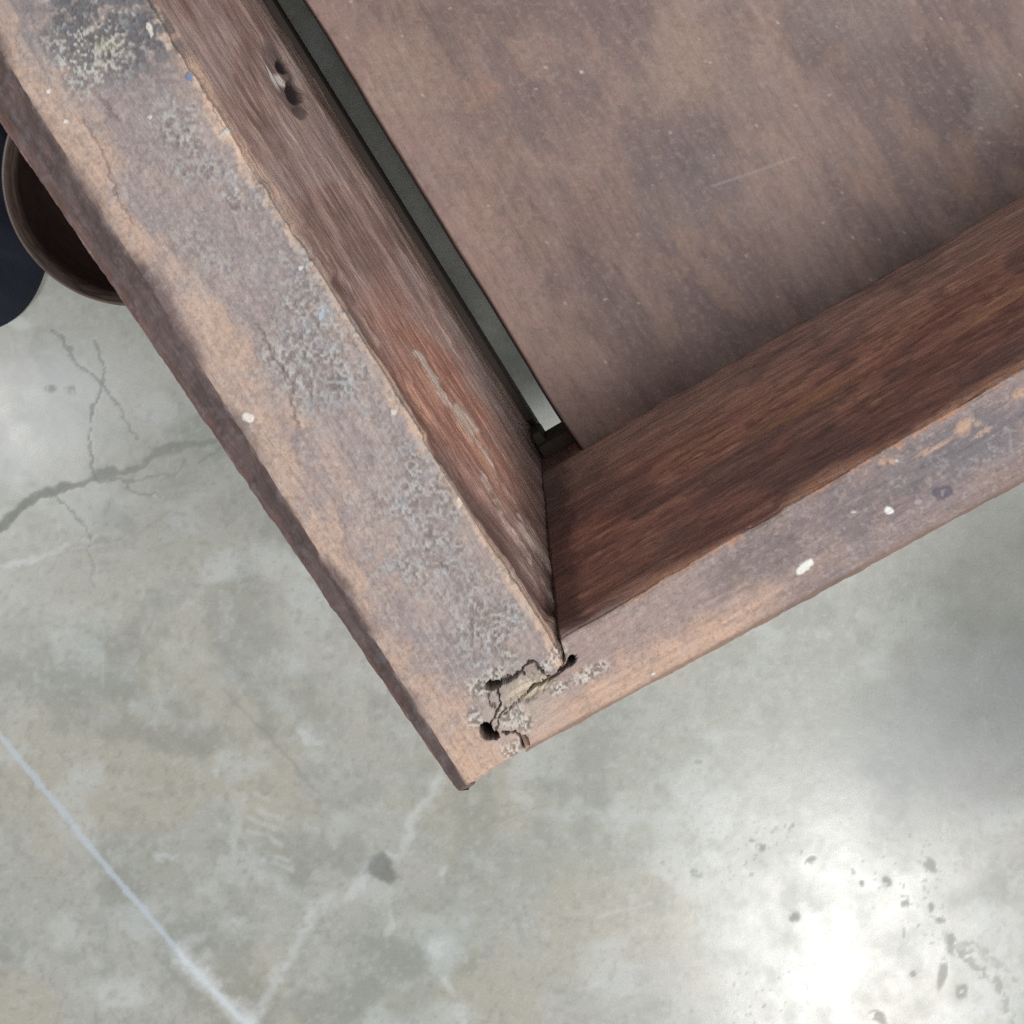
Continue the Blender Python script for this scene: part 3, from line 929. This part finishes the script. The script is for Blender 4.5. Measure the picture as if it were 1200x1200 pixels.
# ---- the ledge strip under the panel, seen at the end of the slot, and the frame's legs
nR = np.array([-dR[1], dR[0], 0.0])                         # from the narrow rail towards the inside
A0 = world_pt(650, 546, Z_PAN)
dark_wood = lin(78, 66, 58)
p = A0 + dR * -.003 + nR * -.004; p[2] = Z_PAN - .0085 - .0165
bevelled_box('ledge_strip', p, dR * .45, nR * .0085, up * .0145, M_wood, dark_wood, frame)
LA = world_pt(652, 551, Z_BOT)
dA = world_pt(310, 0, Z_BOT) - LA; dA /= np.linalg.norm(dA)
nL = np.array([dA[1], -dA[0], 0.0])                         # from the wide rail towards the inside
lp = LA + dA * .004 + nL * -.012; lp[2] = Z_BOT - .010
bevelled_box('ledge_strip', lp, dA * .44, nL * .0142, up * .0096, M_wood, lin(58, 48, 42), frame)  # added strip, coloured dark for the shaded line along the slot
tq = LA + dA * .0035 + nL * .0003; tq[2] = Z_PAN - .024
bevelled_box('splinter', tq + dA * .002, nL * .0032, dA * .0095, up * .011, M_wood, lin(70, 62, 50), frame, r=.0008)
leg_col = lin(104, 80, 70)
legs = [corner + dR * .055 - nR * .022, corner + dR * .42 - nR * .022, corner + dR * .055 + dL * .462, corner + dR * .42 + dL * .462]
for q0 in legs:
    b0 = np.array([q0[0], q0[1], 0.0])
    bevelled_box('leg', b0, dR * .03, nR * .02, up * (Z_BOT + .0005), M_wood, leg_col, frame)


# ------------------------------------------------------------------ the bowl and the dark cloth on the floor at the left
def lathe(name, prof, centre, mat, col_fn, n=128, parent=None):
    prof = np.array(prof)
    # refine the profile
    t = np.linspace(0, len(prof) - 1, (len(prof) - 1) * 6 + 1)
    i = np.minimum(t.astype(int), len(prof) - 2); f = (t - i)[:, None]
    fine = prof[i] * (1 - f) + prof[i + 1] * f
    k = np.array([1, 2, 1]) / 4.0
    for _ in range(4):
        fine[1:-1] = fine[:-2] * k[0] + fine[1:-1] * k[1] + fine[2:] * k[2]
    a = np.linspace(0, 2 * np.pi, n, endpoint=False)
    R, A = np.meshgrid(fine[:, 0], a, indexing='ij')
    Z = np.broadcast_to(fine[:, 1][:, None], R.shape)
    P = np.stack([R * np.cos(A), R * np.sin(A), Z], -1)
    c = col_fn(R, A, Z)
    faces = grid_faces(len(fine), n, True).tolist()
    faces.append([int(x) for x in np.arange(n)[::-1]])
    faces.append([int(x) for x in (len(fine) - 1) * n + np.arange(n)])
    o = mesh_object(name, P.reshape(-1, 3), faces, mat, c.reshape(-1, 3), np.full(R.size, .33), parent, sharp=50)
    o.location = centre
    return o


def bowl_col(R, A, Z):
    c = np.broadcast_to(lin(92, 80, 74), R.shape + (3,)).copy()
    g = fbm_al(A * 3, R * 900 + Z * 500, 4, 701)
    c = mix(c, lin(58, 42, 38), sst(.35, .7, g) * .8)
    c = mix(c, lin(120, 100, 88), sst(.65, .9, g) * .5)
    inside = sst(.0535, .0520, R / BS)
    c = mix(c, lin(30, 17, 14), inside * (Z > .006) * .9)  # dark wood, with the rail's shade over it put into the colour
    return c


bz = .035
bc = world_pt(157, 203, bz)
BS = .775
bowl = lathe('wooden_bowl', [(r_ * BS, z_ * BS) for r_, z_ in [(.020, .0005), (.034, .0), (.036, .004), (.044, .012), (.052, .026), (.0562, .040), (.0572, .0436), (.0565, .0455), (.0555, .0452),
                             (.0538, .0425), (.0522, .0385), (.048, .028), (.040, .016), (.028, .010), (.004, .009)]],
             (bc[0], bc[1], 0), M_bowl, bowl_col)
bowl['label'] = 'dark brown round wooden bowl mostly hidden under the left edge of the box'
bowl['category'] = 'bowl'


def build_cloth():
    nu, nv = 150, 110
    x = np.linspace(-1, 1, nu); y = np.linspace(-1, 1, nv)
    X, Y = np.meshgrid(x, y)
    # squashed, folded bundle: top sheet with rounded sides, tucked under to the floor
    r = (np.abs(X) ** 3.2 + np.abs(Y) ** 3.2) ** (1 / 3.2)
    k = np.maximum(np.abs(X), np.abs(Y)) / np.maximum(r, 1e-6)
    X, Y = X * k, Y * k
    r = (np.abs(X) ** 3.2 + np.abs(Y) ** 3.2) ** (1 / 3.2)
    H = np.sqrt(np.clip(1 - r ** 3, 0, 1))
    fold = fbm_al((X * .8 + Y * .5) * 3.0, (Y - X * .4) * 1.1, 3, 801)
    Z = .001 + H * (.024 + .008 * fold) + H * .004 * np.sin((X * 4 + Y * 7 + fold * 5))
    px_ = X * .058; py_ = Y * .042
    P = np.stack([px_, py_, Z], -1)
    c = np.broadcast_to(lin(34, 37, 48), P.shape).copy()
    c = mix(c, lin(28, 30, 42), sst(.4, .7, fold))
    faces = grid_faces(nv, nu).tolist()
    loop = np.concatenate([np.arange(nu), np.arange(1, nv) * nu + nu - 1, (nv - 1) * nu + np.arange(nu - 2, -1, -1), np.arange(nv - 2, 0, -1) * nu])
    faces.append([int(k) for k in loop[::-1]])
    o = mesh_object('folded_cloth', P.reshape(-1, 3), faces, M_cloth, c.reshape(-1, 3), np.full(nu * nv, .85), None, sharp=70)
    e = world_pt(-154, 243, .02)
    o.location = (e[0], e[1], 0)
    o.rotation_euler = (0, 0, math.radians(-14))
    o['label'] = 'dark navy folded cloth on the floor at the left edge beside the bowl'
    o['category'] = 'cloth'
    return o


build_cloth()
